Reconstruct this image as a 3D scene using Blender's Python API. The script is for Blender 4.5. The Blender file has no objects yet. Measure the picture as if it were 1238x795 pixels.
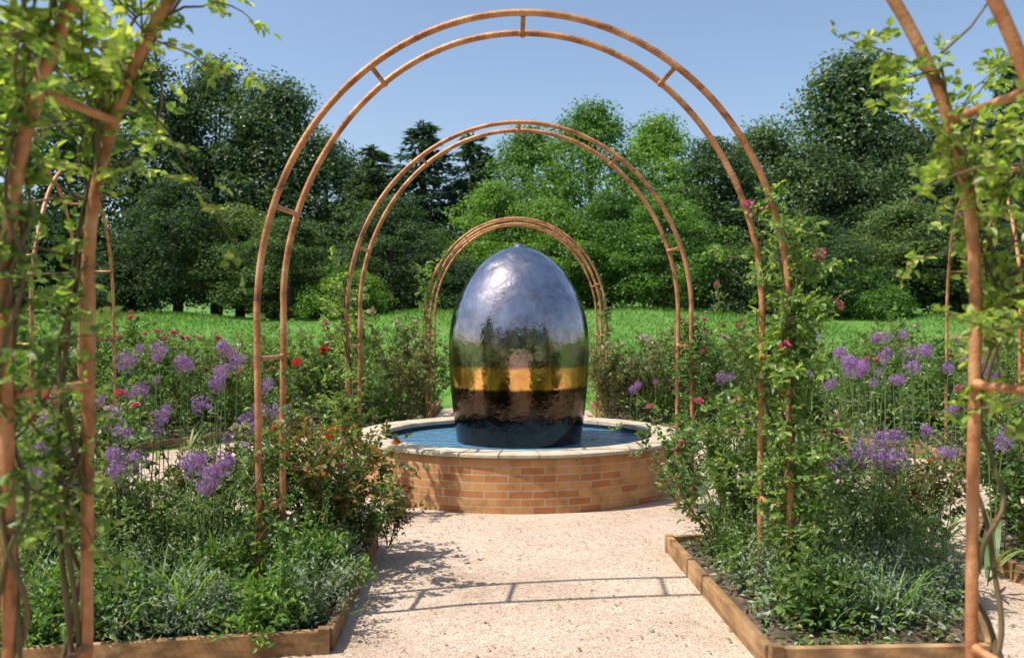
import bpy, math, random
import numpy as np
from mathutils import Vector, Matrix, Euler
R = math.radians; PI = math.pi
random.seed(7); rng = np.random.default_rng(7)
S = bpy.context.scene; COL = S.collection

# ------------------------------------------------------------------ camera, sky, sun, exposure
CAMX, CAMZ, FPX, HY = -0.055, 1.474, 1100.0, 391.0
cam = bpy.data.cameras.new('camera'); co = bpy.data.objects.new('camera', cam); COL.objects.link(co)
cam.sensor_width = 36; cam.lens = 36 * FPX / 1238; cam.clip_start = .05; cam.clip_end = 3000
co.location = (CAMX, 0, CAMZ); co.rotation_euler = (R(90 - .34), 0, 0)
cam.dof.use_dof = True; cam.dof.focus_distance = 6.3; cam.dof.aperture_fstop = 2.8
S.camera = co
SUNV = Vector((.56, .17, -1.0)).normalized()          # direction the light travels
SUN_EL = math.asin(-SUNV.z); SUN_AZ = math.atan2(-SUNV.x, -SUNV.y)
W = bpy.data.worlds.new('World'); S.world = W; W.use_nodes = True
nt = W.node_tree; sky = nt.nodes.new('ShaderNodeTexSky'); sky.sky_type = 'NISHITA'; sky.sun_disc = False
sky.sun_elevation = SUN_EL; sky.sun_rotation = SUN_AZ; sky.air_density = 1.0; sky.dust_density = 1.6; sky.ozone_density = 1.2
bg = nt.nodes['Background']; nt.links.new(sky.outputs[0], bg.inputs[0]); bg.inputs[1].default_value = .125
sl = bpy.data.lights.new('sun', 'SUN'); sl.energy = 4.4; sl.angle = R(.53); sl.color = (1, .95, .86)
so = bpy.data.objects.new('sun', sl); COL.objects.link(so); so.rotation_euler = SUNV.to_track_quat('-Z', 'Y').to_euler()
S.view_settings.view_transform = 'Standard'; S.view_settings.look = 'None'
S.view_settings.exposure = 0.5; S.view_settings.gamma = 1
S.cycles.max_bounces = 6; S.cycles.diffuse_bounces = 3; S.cycles.glossy_bounces = 3; S.cycles.transmission_bounces = 4

# ------------------------------------------------------------------ helpers
def wx(px, d): return CAMX + (px - 619) / FPX * d
def wz(py, d): return CAMZ + (HY - py) / FPX * d
def node(m, t, **k):
    n = m.node_tree.nodes.new(t)
    for a, b in k.items(): setattr(n, a, b)
    return n
def base(name, rough=.7, metal=0, col=(.5, .5, .5)):
    m = bpy.data.materials.new(name); m.use_nodes = True; b = m.node_tree.nodes['Principled BSDF']
    b.inputs['Roughness'].default_value = rough; b.inputs['Metallic'].default_value = metal
    b.inputs['Base Color'].default_value = (*col, 1); return m, b, m.node_tree.links
def ramp(m, stops):
    r = node(m, 'ShaderNodeValToRGB'); e = r.color_ramp.elements
    while len(e) < len(stops): e.new(.5)
    for q, (p, c) in zip(e, stops): q.position = p; q.color = (*c, 1)
    return r
def noise(m, scale, detail=4, rough=.6, coord='Object', dist=0):
    tc = node(m, 'ShaderNodeTexCoord'); n = node(m, 'ShaderNodeTexNoise')
    n.inputs['Scale'].default_value = scale; n.inputs['Detail'].default_value = detail; n.inputs['Roughness'].default_value = rough
    n.inputs['Distortion'].default_value = dist
    m.node_tree.links.new(tc.outputs[coord], n.inputs['Vector']); return n
def leafmat(name, c1, c2, c3=None, rough=.42, trans=.35, spec=.4, tboost=1.5, yellow=1.0, vary=0):
    """each leaf takes its own colour; leaves let some light through"""
    m, b, L = base(name, rough)
    g = node(m, 'ShaderNodeNewGeometry'); r = ramp(m, [(0, c1), (.6, c2), (1, c3 or c2)])
    L.new(g.outputs['Random Per Island'], r.inputs[0])
    if vary:                                               # every tree has its own tone
        oi = node(m, 'ShaderNodeObjectInfo'); rr = ramp(m, [(0, (.72, .78, .8)), (.5, (1, 1, .95)), (1, (1.5, 1.35, 1.0))]); L.new(oi.outputs['Random'], rr.inputs[0])
        mm = node(m, 'ShaderNodeMixRGB', blend_type='MULTIPLY'); mm.inputs[0].default_value = 1; L.new(r.outputs[0], mm.inputs[1]); L.new(rr.outputs[0], mm.inputs[2]); r = mm
    L.new(r.outputs[0], b.inputs['Base Color']); b.inputs['Specular IOR Level'].default_value = spec
    t = node(m, 'ShaderNodeBsdfTranslucent'); mul = node(m, 'ShaderNodeMixRGB', blend_type='MULTIPLY')
    mul.inputs[0].default_value = 1; mul.inputs[2].default_value = (tboost * 1.25 * yellow, tboost * 1.35, tboost * .45, 1)
    L.new(r.outputs[0], mul.inputs[1]); L.new(mul.outputs[0], t.inputs[0])
    mx = node(m, 'ShaderNodeMixShader'); mx.inputs[0].default_value = trans
    o = m.node_tree.nodes['Material Output']; L.new(b.outputs[0], mx.inputs[1]); L.new(t.outputs[0], mx.inputs[2]); L.new(mx.outputs[0], o.inputs[0])
    return m
def noisemat(name, scale, stops, rough=.8, bump=0, bscale=None, metal=0, detail=5, spec=.3):
    m, b, L = base(name, rough, metal); n = noise(m, scale, detail); r = ramp(m, stops)
    L.new(n.outputs[0], r.inputs[0]); L.new(r.outputs[0], b.inputs['Base Color']); b.inputs['Specular IOR Level'].default_value = spec
    if bump:
        n2 = noise(m, bscale or scale * 4, 6); bp = node(m, 'ShaderNodeBump'); bp.inputs['Strength'].default_value = bump; bp.inputs['Distance'].default_value = .01
        L.new(n2.outputs[0], bp.inputs['Height']); L.new(bp.outputs[0], b.inputs['Normal'])
    return m

class MB:
    """collects vertices and faces and links them as one mesh object"""
    def __init__(s): s.V = []; s.F = []; s.n = 0; s.M = []
    def add(s, V, F, mi=0):
        V = np.asarray(V, float).reshape(-1, 3); F = np.asarray(F, int)
        s.V.append(V); s.F.append(F + s.n); s.M.append(np.full(len(F), mi)); s.n += len(V)
    def tube(s, P, r, k=7, cap=True):
        P = np.asarray(P, float); n = len(P); r = np.broadcast_to(np.asarray(r, float), (n,))
        T = np.gradient(P, axis=0); T /= np.linalg.norm(T, axis=1)[:, None] + 1e-9
        up = np.array([0, 0, 1.]) if abs(T[0, 2]) < .9 else np.array([0, 1., 0]); A = np.zeros((n, 3))
        a = np.cross(T[0], up); a /= np.linalg.norm(a)
        for i in range(n):
            a = a - T[i] * a.dot(T[i]); a /= np.linalg.norm(a) + 1e-9; A[i] = a
        B = np.cross(T, A); th = np.linspace(0, 2 * PI, k, endpoint=False)
        V = P[:, None] + r[:, None, None] * (A[:, None] * np.cos(th)[None, :, None] + B[:, None] * np.sin(th)[None, :, None])
        i, j = np.meshgrid(np.arange(n - 1), np.arange(k), indexing='ij'); j2 = (j + 1) % k
        s.add(V.reshape(-1, 3), np.stack([i * k + j, i * k + j2, (i + 1) * k + j2, (i + 1) * k + j], -1).reshape(-1, 4))
        if cap:
            c = np.array([P[0], P[-1]]); b = len(V.reshape(-1, 3))
            s.add(np.vstack([V[0], c[:1]]), [[j, (j + 1) % k, k] for j in range(k)][::-1]); s.add(np.vstack([V[-1], c[1:]]), [[j, (j + 1) % k, k] for j in range(k)])
    def leaves(s, P, D, N, L, Wd, fold=.25, droop=.15, six=True):
        P = np.asarray(P, float); n = len(P); D = D / (np.linalg.norm(D, axis=1)[:, None] + 1e-9)
        Sd = np.cross(D, N); Sd /= np.linalg.norm(Sd, axis=1)[:, None] + 1e-9; N = np.cross(Sd, D)
        L = np.broadcast_to(L, (n,))[:, None]; Wd = np.broadcast_to(Wd, (n,))[:, None]
        if six:
            q = [P, P + .3 * L * D + .48 * Wd * Sd + fold * Wd * N, P + .68 * L * D + .36 * Wd * Sd + (fold * Wd * .8 - droop * L * .4) * N, P + L * D - droop * L * N,
                 P + .68 * L * D - .36 * Wd * Sd + (fold * Wd * .8 - droop * L * .4) * N, P + .3 * L * D - .48 * Wd * Sd + fold * Wd * N]
            b = np.arange(n)[:, None] * 6; F = np.vstack([b + [0, 1, 2, 3], b + [0, 3, 4, 5]])
        else:
            q = [P, P + .45 * L * D + .5 * Wd * Sd + fold * Wd * N, P + L * D - droop * L * N, P + .45 * L * D - .5 * Wd * Sd + fold * Wd * N]
            F = np.arange(n)[:, None] * 4 + [0, 1, 2, 3]
        s.add(np.stack(q, 1).reshape(-1, 3), F)
    def box(s, c, sz, rot=None):
        x, y, z = np.array(sz) / 2; V = np.array([[a, b, d] for a in (-x, x) for b in (-y, y) for d in (-z, z)])
        if rot is not None: V = V @ np.array(rot.to_matrix()).T
        s.add(V + np.array(c), [[0, 1, 3, 2], [4, 6, 7, 5], [0, 4, 5, 1], [2, 3, 7, 6], [0, 2, 6, 4], [1, 5, 7, 3]])
    def build(s, name, mats, parent=None, smooth=False):
        me = bpy.data.meshes.new(name); V = np.vstack(s.V); me.vertices.add(len(V)); me.vertices.foreach_set('co', V.ravel())
        li = np.concatenate([f.ravel() for f in s.F]); lt = np.concatenate([np.full(len(f), f.shape[1]) for f in s.F])
        me.loops.add(len(li)); me.loops.foreach_set('vertex_index', li); me.polygons.add(len(lt))
        me.polygons.foreach_set('loop_start', np.concatenate([[0], np.cumsum(lt)[:-1]])); me.polygons.foreach_set('loop_total', lt)
        for m in (mats if isinstance(mats, (list, tuple)) else [mats]): me.materials.append(m)
        me.polygons.foreach_set('material_index', np.concatenate(s.M))
        me.polygons.foreach_set('use_smooth', np.full(len(lt), smooth)); me.update(); me.validate()
        o = bpy.data.objects.new(name, me); COL.objects.link(o)
        if parent: o.parent = parent
        return o
def empty(name, loc=(0, 0, 0), rz=0):
    o = bpy.data.objects.new(name, None); COL.objects.link(o); o.location = loc; o.rotation_euler = (0, 0, rz); o.empty_display_size = .1; return o
def tag(o, label=None, cat=None, group=None, kind=None):
    for k, v in (('label', label), ('category', cat), ('group', group), ('kind', kind)):
        if v: o[k] = v
    return o
KIDS = {}
def kids(o):
    if o not in KIDS: KIDS[o] = [c for c in o.children]
    return KIDS[o]
def dup(o, loc, rz, sc=1, parent=None, skip=0):
    c = o.copy(); COL.objects.link(c); c.location = loc; c.rotation_euler = (0, 0, rz); c.scale = sc if hasattr(sc, '__len__') else (sc,) * 3
    for ch in kids(o):
        d = ch.copy(); COL.objects.link(d); d.parent = c
        for g in kids(ch):
            e = g.copy(); COL.objects.link(e); e.parent = d
    return c
def nz(v): return v / (np.linalg.norm(v, axis=-1, keepdims=True) + 1e-9)
def rv(n): return nz(rng.normal(size=(n, 3)))
ORD = ['first', 'second', 'third', 'fourth', 'fifth', 'sixth', 'seventh', 'eighth', 'ninth', 'tenth', 'eleventh', 'twelfth', 'thirteenth', 'fourteenth',
       'fifteenth', 'sixteenth', 'seventeenth', 'eighteenth', 'nineteenth', 'twentieth']
for t in ('twenty', 'thirty', 'forty', 'fifty'):
    for u in ORD[:9]: ORD.append(t + '-' + u)
    ORD.append({'twenty': 'thirtieth', 'thirty': 'fortieth', 'forty': 'fiftieth', 'fifty': 'sixtieth'}[t])

# ------------------------------------------------------------------ materials
M = {}
M['rust'] = noisemat('rusty_steel', 9, [(.30, (.13, .05, .028)), (.44, (.40, .165, .065)), (.56, (.52, .25, .11)), (.66, (.60, .34, .18)), (.78, (.26, .10, .045))], .55, .5, 70, metal=.3, spec=.5, detail=9)
M['wood'] = noisemat('weathered_timber', 5, [(.3, (.20, .11, .05)), (.5, (.38, .22, .10)), (.7, (.50, .32, .16))], .75, .5, 30)
# timber gets long grain
m = M['wood']; L = m.node_tree.links; wv = node(m, 'ShaderNodeTexWave'); tc = node(m, 'ShaderNodeTexCoord'); mp = node(m, 'ShaderNodeMapping')
mp.inputs['Scale'].default_value = (1.5, 1.5, 26); L.new(tc.outputs['Object'], mp.inputs[0]); L.new(mp.outputs[0], wv.inputs[0]); wv.inputs['Distortion'].default_value = 5; wv.inputs['Scale'].default_value = 1
mx = node(m, 'ShaderNodeMixRGB', blend_type='MULTIPLY'); mx.inputs[0].default_value = .45; b = m.node_tree.nodes['Principled BSDF']; src = b.inputs['Base Color'].links[0].from_socket
L.new(src, mx.inputs[1]); L.new(wv.outputs[0], mx.inputs[2]); L.new(mx.outputs[0], b.inputs['Base Color'])
M['soil'] = noisemat('bed_soil', 18, [(.3, (.06, .04, .028)), (.55, (.13, .09, .062)), (.75, (.22, .16, .115))], .95, 1, 60)
M['bark'] = noisemat('bark', 8, [(.3, (.05, .037, .026)), (.7, (.14, .105, .075))], .9, .8, 30)
M['cane'] = noisemat('rose_cane', 12, [(.3, (.08, .09, .03)), (.6, (.15, .10, .05)), (.8, (.20, .12, .07))], .6)
M['stem'] = noisemat('green_stem', 12, [(.3, (.07, .14, .035)), (.7, (.14, .22, .07))], .5)
M['leaf_rose'] = leafmat('rose_leaf', (.045, .10, .028), (.115, .20, .055), (.26, .33, .13))
M['leaf_bright'] = leafmat('bright_rose_leaf', (.07, .14, .035), (.17, .26, .07), (.34, .40, .16), trans=.42)
M['leaf_lime'] = leafmat('lime_rose_leaf', (.12, .20, .04), (.26, .34, .08), (.46, .48, .18), trans=.45)
M['leaf_copper'] = leafmat('copper_leaf', (.08, .13, .04), (.15, .19, .06), (.38, .17, .07), tboost=1.2, yellow=1.2)
M['leaf_silver'] = leafmat('silver_leaf', (.15, .20, .15), (.26, .32, .25), (.37, .42, .34), trans=.22, rough=.7)
M['leaf_pale'] = leafmat('pale_leaf', (.10, .16, .06), (.20, .27, .12), (.36, .38, .22), trans=.35)
M['leaf_strap'] = leafmat('strap_leaf', (.05, .12, .035), (.11, .19, .06), (.26, .27, .11), trans=.3)
M['leaf_fresh'] = leafmat('fresh_leaf', (.07, .16, .035), (.15, .27, .06), (.28, .36, .12), trans=.35)
M['leaf_olive'] = leafmat('olive_leaf', (.08, .11, .04), (.17, .19, .075), (.30, .28, .14), trans=.3)
M['tree_dark'] = leafmat('dark_tree_leaf', (.020, .05, .020), (.050, .10, .036), (.12, .18, .065), trans=.3, rough=.62, vary=1)
M['tree_bright'] = leafmat('bright_tree_leaf', (.045, .11, .022), (.10, .20, .04), (.17, .28, .07), trans=.35, vary=1)
M['tree_mid'] = leafmat('mid_tree_leaf', (.04, .085, .03), (.085, .145, .05), (.19, .24, .11), trans=.3, vary=1)
M['tree_blue'] = leafmat('blue_needle', (.03, .07, .055), (.07, .13, .105), (.14, .21, .17), trans=.15, rough=.6, vary=1)
M['grass'] = leafmat('grass_blade', (.05, .14, .022), (.11, .24, .035), (.24, .31, .09), trans=.4)
M['allium'] = leafmat('allium_floret', (.24, .09, .40), (.40, .19, .56), (.58, .38, .70), trans=.35, rough=.6, tboost=.7)
for nme, c in (('pink', ((.55, .07, .17), (.75, .16, .30), (.8, .3, .42))), ('orange', ((.60, .14, .04), (.78, .26, .08), (.8, .42, .2))), ('red', ((.5, .03, .03), (.7, .07, .05), (.75, .14, .08))),
               ('cream', ((.6, .5, .36), (.75, .66, .5), (.8, .75, .65)))):
    M['petal_' + nme] = leafmat(nme + '_petal', *c, trans=.25, rough=.6, tboost=.6)
# gravel
m, b, L = base('gravel_ground', .9); b.inputs['Specular IOR Level'].default_value = .2
tc = node(m, 'ShaderNodeTexCoord'); v = node(m, 'ShaderNodeTexVoronoi'); v.inputs['Scale'].default_value = 130; L.new(tc.outputs['Object'], v.inputs['Vector'])
sp = node(m, 'ShaderNodeSeparateColor'); L.new(v.outputs['Color'], sp.inputs[0]); r = ramp(m, [(0, (.38, .275, .20)), (.35, (.50, .385, .295)), (.7, (.57, .45, .35)), (1, (.67, .56, .46))]); L.new(sp.outputs[0], r.inputs[0])
n = noise(m, 1.1, 6); r2 = ramp(m, [(.3, (.70, .66, .62)), (.45, (.9, .88, .86)), (.6, (1, 1, 1))]); L.new(n.outputs[0], r2.inputs[0])
mx = node(m, 'ShaderNodeMixRGB', blend_type='MULTIPLY'); mx.inputs[0].default_value = 1; L.new(r.outputs[0], mx.inputs[1]); L.new(r2.outputs[0], mx.inputs[2])
nf = noise(m, 14, 8, .75); rf = ramp(m, [(.38, (.72, .66, .60)), (.52, (1, 1, 1)), (.7, (1.08, 1.06, 1.03))]); L.new(nf.outputs[0], rf.inputs[0]); mf = node(m, 'ShaderNodeMixRGB', blend_type='MULTIPLY'); mf.inputs[0].default_value = .45
L.new(mx.outputs[0], mf.inputs[1]); L.new(rf.outputs[0], mf.inputs[2]); L.new(mf.outputs[0], b.inputs['Base Color'])
bp = node(m, 'ShaderNodeBump'); bp.inputs['Strength'].default_value = .6; bp.inputs['Distance'].default_value = .005; bp.invert = True; L.new(v.outputs['Distance'], bp.inputs['Height']); L.new(bp.outputs[0], b.inputs['Normal'])
M['gravel'] = m
m, b, L = base('pebble', .85); g = node(m, 'ShaderNodeNewGeometry'); r = ramp(m, [(0, (.22, .16, .12)), (.4, (.48, .38, .30)), (.8, (.62, .53, .45)), (1, (.45, .25, .16))]); L.new(g.outputs['Random Per Island'], r.inputs[0]); L.new(r.outputs[0], b.inputs['Base Color'])
M['pebble'] = m
M['lawn'] = noisemat('lawn_ground', 1.2, [(.3, (.06, .15, .022)), (.55, (.10, .22, .035)), (.75, (.15, .25, .06))], .9, .6, 20)
# brick
m, b, L = base('brick', .85); uv = node(m, 'ShaderNodeTexCoord'); bt = node(m, 'ShaderNodeTexBrick'); L.new(uv.outputs['UV'], bt.inputs['Vector'])
bt.inputs['Scale'].default_value = 1; bt.inputs['Brick Width'].default_value = .19; bt.inputs['Row Height'].default_value = .061; bt.inputs['Mortar Size'].default_value = .0065; bt.inputs['Mortar Smooth'].default_value = .25; bt.inputs['Bias'].default_value = -.1; bt.offset_frequency = 2
bt.inputs['Color1'].default_value = (.42, .17, .062, 1); bt.inputs['Color2'].default_value = (.58, .33, .14, 1); bt.inputs['Mortar'].default_value = (.50, .38, .25, 1)
n = noise(m, 6, 9, .7); r = ramp(m, [(.28, (.45, .45, .38)), (.42, (.85, .8, .72)), (.55, (1.05, 1, .95)), (.75, (1.15, 1.0, .78))]); L.new(n.outputs[0], r.inputs[0]); mx = node(m, 'ShaderNodeMixRGB', blend_type='MULTIPLY'); mx.inputs[0].default_value = 1
L.new(bt.outputs[0], mx.inputs[1]); L.new(r.outputs[0], mx.inputs[2]); L.new(mx.outputs[0], b.inputs['Base Color'])
bp = node(m, 'ShaderNodeBump'); bp.inputs['Strength'].default_value = .7; bp.inputs['Distance'].default_value = .006; bp.invert = True; L.new(bt.outputs['Fac'], bp.inputs['Height'])
n3 = noise(m, 60, 5); bp2 = node(m, 'ShaderNodeBump'); bp2.inputs['Strength'].default_value = .4; bp2.inputs['Distance'].default_value = .004; L.new(n3.outputs[0], bp2.inputs['Height']); L.new(bp.outputs[0], bp2.inputs['Normal']); L.new(bp2.outputs[0], b.inputs['Normal'])
M['brick'] = m
M['coping'] = noisemat('stone_coping', 7, [(.3, (.36, .29, .20)), (.6, (.55, .46, .34)), (.8, (.62, .55, .44))], .8, .4, 60)
M['joint'] = noisemat('coping_joint', 7, [(.3, (.16, .13, .10)), (.6, (.24, .2, .15))], .9)
M['basin'] = noisemat('basin_lining', 4, [(.3, (.03, .05, .07)), (.7, (.06, .09, .11))], .6)
# water
m, b, L = base('pool_water', .04, 0, (.10, .25, .40)); b.inputs['IOR'].default_value = 1.33; b.inputs['Specular IOR Level'].default_value = .9
n = noise(m, 9, 3, .5, dist=.4); bp = node(m, 'ShaderNodeBump'); bp.inputs['Strength'].default_value = .55; bp.inputs['Distance'].default_value = .05
L.new(n.outputs[0], bp.inputs['Height']); L.new(bp.outputs[0], b.inputs['Normal']); M['water'] = m
# urn: polished, slightly wavy metal-glazed surface that mirrors the garden
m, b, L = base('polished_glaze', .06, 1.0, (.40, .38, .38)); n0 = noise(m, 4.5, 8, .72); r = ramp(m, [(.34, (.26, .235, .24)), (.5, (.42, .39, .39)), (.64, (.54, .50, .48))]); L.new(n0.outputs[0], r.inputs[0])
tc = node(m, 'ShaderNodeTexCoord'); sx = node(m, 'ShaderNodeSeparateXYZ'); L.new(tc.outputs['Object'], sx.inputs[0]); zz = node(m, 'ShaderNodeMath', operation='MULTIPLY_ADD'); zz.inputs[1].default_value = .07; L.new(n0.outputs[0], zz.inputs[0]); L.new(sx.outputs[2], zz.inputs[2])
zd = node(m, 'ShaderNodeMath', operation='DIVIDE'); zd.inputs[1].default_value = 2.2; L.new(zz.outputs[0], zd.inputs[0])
rz_ = ramp(m, [(0, (.15, .12, .10)), (.392, (.19, .15, .12)), (.402, (2.3, 1.4, .5)), (.475, (2.1, 1.3, .5)), (.487, (.6, .52, .5)), (.62, (.9, .82, .8)), (.8, (1.2, 1.22, 1.28))]); L.new(zd.outputs[0], rz_.inputs[0])  # colour by height: dark base, gold band, sky sheen painted in as bluish top
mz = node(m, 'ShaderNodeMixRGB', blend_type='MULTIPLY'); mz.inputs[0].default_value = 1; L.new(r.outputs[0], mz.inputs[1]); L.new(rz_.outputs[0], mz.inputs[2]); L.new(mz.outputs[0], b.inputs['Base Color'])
n = noise(m, 7, 4, .55); bp = node(m, 'ShaderNodeBump'); bp.inputs['Strength'].default_value = .25; bp.inputs['Distance'].default_value = .03
L.new(n.outputs[0], bp.inputs['Height']); L.new(bp.outputs[0], b.inputs['Normal'])
n = noise(m, 5, 4); r = ramp(m, [(.35, (.05,) * 3), (.55, (.12,) * 3), (.7, (.34,) * 3)]); L.new(n.outputs[0], r.inputs[0]); L.new(r.outputs[0], b.inputs['Roughness']); M['urn'] = m

# ------------------------------------------------------------------ ground, gravel, bank
def bank(x, y):
    t = np.clip((y - 15.5) / 11, 0, 1); h = 1.75 * t * t * (3 - 2 * t)
    u = np.clip((y - 42) / 60, 0, 1); h = h + 9 * u * u * (3 - 2 * u)
    return h + .12 * np.sin(x * .35 + 1) * t + .08 * np.sin(x * .9 + y * .4) * t
ys = np.concatenate([np.linspace(-400, -20, 8), np.linspace(-15, 14, 12), np.linspace(15, 45, 40), np.linspace(50, 110, 9), np.linspace(150, 900, 8)])
xs = np.concatenate([np.linspace(-600, -40, 8), np.linspace(-34, 34, 46), np.linspace(40, 600, 8)])
X, Y = np.meshgrid(xs, ys, indexing='ij'); i, j = np.meshgrid(np.arange(len(xs) - 1), np.arange(len(ys) - 1), indexing='ij'); n_ = len(ys)
g = MB(); g.add(np.stack([X, Y, bank(X, Y)], -1), np.stack([i * n_ + j, (i + 1) * n_ + j, (i + 1) * n_ + j + 1, i * n_ + j + 1], -1).reshape(-1, 4))
tag(g.build('ground', M['lawn'], smooth=True), kind='structure')
POOL = (0.0, 8.5)
def sheet(name, pts, z, mat, kind='structure'):
    g = MB(); g.add([[x, y, z] for x, y in pts], [list(range(len(pts)))]); return tag(g.build(name, mat), kind=kind)
sheet('gravel_path', [(-7.5, -6), (7.5, -6), (7.5, 6.9), (4.4, 7.2), (4.4, 10), (3.2, 11.7), (1.25, 12.3), (1.25, 17), (-1.25, 17), (-1.25, 12.3), (-3.2, 11.7), (-4.4, 10), (-4.4, 7.2), (-7.5, 6.9)], .004, M['gravel'])

BEDS = {'left front': [(-.90, 4.08), (-2.35, 3.82), (-4.3, 5.3), (-3.5, 6.45), (-.98, 5.95)],
        'right front': [(1.06, 3.86), (1.98, 3.9), (2.5, 5.2), (2.45, 6.15), (.98, 5.85)],
        'far right': [(2.86, 3.7), (2.86, 5.7), (3.4, 6.6), (6.6, 6.6), (6.6, 3.7)],
        'back left': [(-1.35, 12.4), (-1.35, 16), (-9.5, 16), (-9.5, 7.0), (-4.6, 7.3), (-4.6, 10.1), (-3.4, 11.8)],
        'back right': [(1.35, 12.4), (3.4, 11.8), (4.6, 10.1), (4.6, 7.3), (9.5, 7.0), (9.5, 16), (1.35, 16)]}
def inside(x, y, P):
    c = False; n = len(P)
    for a in range(n):
        (x1, y1), (x2, y2) = P[a], P[a - 1]
        if (y1 > y) != (y2 > y) and x < (x2 - x1) * (y - y1) / (y2 - y1) + x1: c = not c
    return c
def in_bed(name, margin=.0):
    P = BEDS[name]; xs_ = [p[0] for p in P]; ys_ = [p[1] for p in P]
    while True:
        x, y = random.uniform(min(xs_), max(xs_)), random.uniform(min(ys_), max(ys_))
        if inside(x, y, P) and all(inside(x + a, y + b, P) for a, b in ((margin, 0), (-margin, 0), (0, margin), (0, -margin))): return x, y
for nm, P in BEDS.items():
    # soil: uneven sheet, clipped to bed
    g = MB(); step = .12 if 'front' in nm else .3
    cx, cy = np.mean([p[0] for p in P]), np.mean([p[1] for p in P]); ring = []
    for a in range(len(P)):
        p, q = P[a], P[(a + 1) % len(P)]; k = max(2, int(math.dist(p, q) / step))
        ring += [(p[0] + (q[0] - p[0]) * t / k, p[1] + (q[1] - p[1]) * t / k) for t in range(k)]
    V = []; n = len(ring); NR = 14
    for s in range(NR):
        f = 1 - s / NR
        for x, y in ring:
            V.append([cx + (x - cx) * f, cy + (y - cy) * f, .065 + (0 if s == 0 else random.uniform(-.02, .03))])
    V.append([cx, cy, .07]); g.add(V, [[s * n + a, s * n + (a + 1) % n, (s + 1) * n + (a + 1) % n, (s + 1) * n + a] for s in range(NR - 1) for a in range(n)])
    g.F.append(np.array([[(NR - 1) * n + a, (NR - 1) * n + (a + 1) % n, NR * n] for a in range(n)])); g.M.append(np.zeros(n, int))
    tag(g.build('soil', M['soil']), kind='structure')
def edging(nm, lab, segs=None):
    P = BEDS[nm]; root = tag(empty('bed_edging', (P[0][0], P[0][1], 0)), lab, 'edging', 'timber boards round the flower beds')
    ccw = sum(P[a][0] * P[(a + 1) % len(P)][1] - P[(a + 1) % len(P)][0] * P[a][1] for a in range(len(P))) > 0
    for a in (segs if segs is not None else range(len(P))):
        p, q = Vector(P[a]), Vector(P[(a + 1) % len(P)]); L_ = (q - p).length; c = (p + q) / 2; ang = math.atan2(q.y - p.y, q.x - p.x); n = (q - p).normalized(); nn = Vector((-n.y, n.x)) * (1 if ccw else -1)
        k = max(1, round(L_ / 2.4)); g = MB()
        for t in range(k):
            cc = p + (q - p) * ((t + .5) / k) - nn * .0225
            g.box((cc.x - P[0][0], cc.y - P[0][1], .052 + random.uniform(-.004, .004)), (L_ / k - .004 + (.05 if k == 1 else 0) - .053, .04, .11), Euler((0, 0, ang)))
        o = g.build('board', M['wood'], root); bv = o.modifiers.new('b', 'BEVEL'); bv.width = .004; bv.segments = 2
        g = MB()
        # corner peg where two boards meet
        g.box((p.x - nn.x * .0225 - P[0][0], p.y - nn.y * .0225 - P[0][1], .055), (.05, .05, .125), Euler((0, 0, ang))); o = g.build('peg', M['wood'], root)
edging('left front', 'dark weathered timber edging round the front left bed of alliums')
edging('right front', 'orange sunlit timber edging round the front right bed beside the path')
edging('far right', 'short timber edging of the bed past the second gravel path on the right')
edging('back left', 'timber edging of the deep bed behind the pool on its left')
edging('back right', 'timber edging of the deep bed behind the pool on its right')

# pebbles on the gravel
g = MB(); pts = []
while len(pts) < 9000:
    y = random.uniform(3.6, 7.6) if random.random() < .75 else random.uniform(7, 12); x = random.uniform(-1.2, 4.6) if random.random() < .7 else random.uniform(-4.2, 4.6)
    if any(inside(x, y, P) for P in BEDS.values()) or math.dist((x, y), POOL) < 1.53: continue
    pts.append((x, y))
pts = np.array(pts); n = len(pts); oc = np.array([[1, 0, 0], [0, 1, 0], [-1, 0, 0], [0, -1, 0], [.3, .2, .8], [0, 0, -.6]])
s = rng.uniform(.003, .0085, n) * (1 + (rng.random(n) < .02) * 1.2); a = rng.uniform(0, 2 * PI, n); sq = rng.uniform(.6, 1, n)
V = np.stack([oc[None, :, 0] * np.cos(a)[:, None] - oc[None, :, 1] * np.sin(a)[:, None] * sq[:, None], oc[None, :, 0] * np.sin(a)[:, None] + oc[None, :, 1] * np.cos(a)[:, None] * sq[:, None], np.broadcast_to(oc[:, 2] * .75, (n, 6))], -1) * s[:, None, None] * rng.uniform(.8, 1.2, (n, 6, 1))
V[..., 0] += pts[:, 0, None]; V[..., 1] += pts[:, 1, None]; V[..., 2] += .006
f = np.array([[0, 1, 4], [1, 2, 4], [2, 3, 4], [3, 0, 4]]); g.add(V.reshape(-1, 3), (np.arange(n)[:, None, None] * 6 + f[None]).reshape(-1, 3))
tag(g.build('gravel', M['pebble'], smooth=True), 'loose pale stones lying on the gravel path', 'gravel', kind='stuff')

pl = np.array([p for p in pts if rng.random() < .05][:420]); k = len(pl); g = MB()
g.leaves(np.column_stack([pl + rng.normal(0, .03, (k, 2)), np.full(k, .012)]), rv(k) * [1, 1, .12], rv(k) * .25 + [0, 0, 1], rng.uniform(.012, .035, k), rng.uniform(.008, .018, k), fold=.2, droop=-.15)
M['litter'] = leafmat('dry_leaf', (.20, .12, .05), (.30, .2, .09), (.14, .17, .06), trans=.1)
tag(g.build('fallen_leaves', M['litter']), 'dry leaves and petals scattered over the pale gravel', 'leaf litter', kind='stuff')

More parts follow.
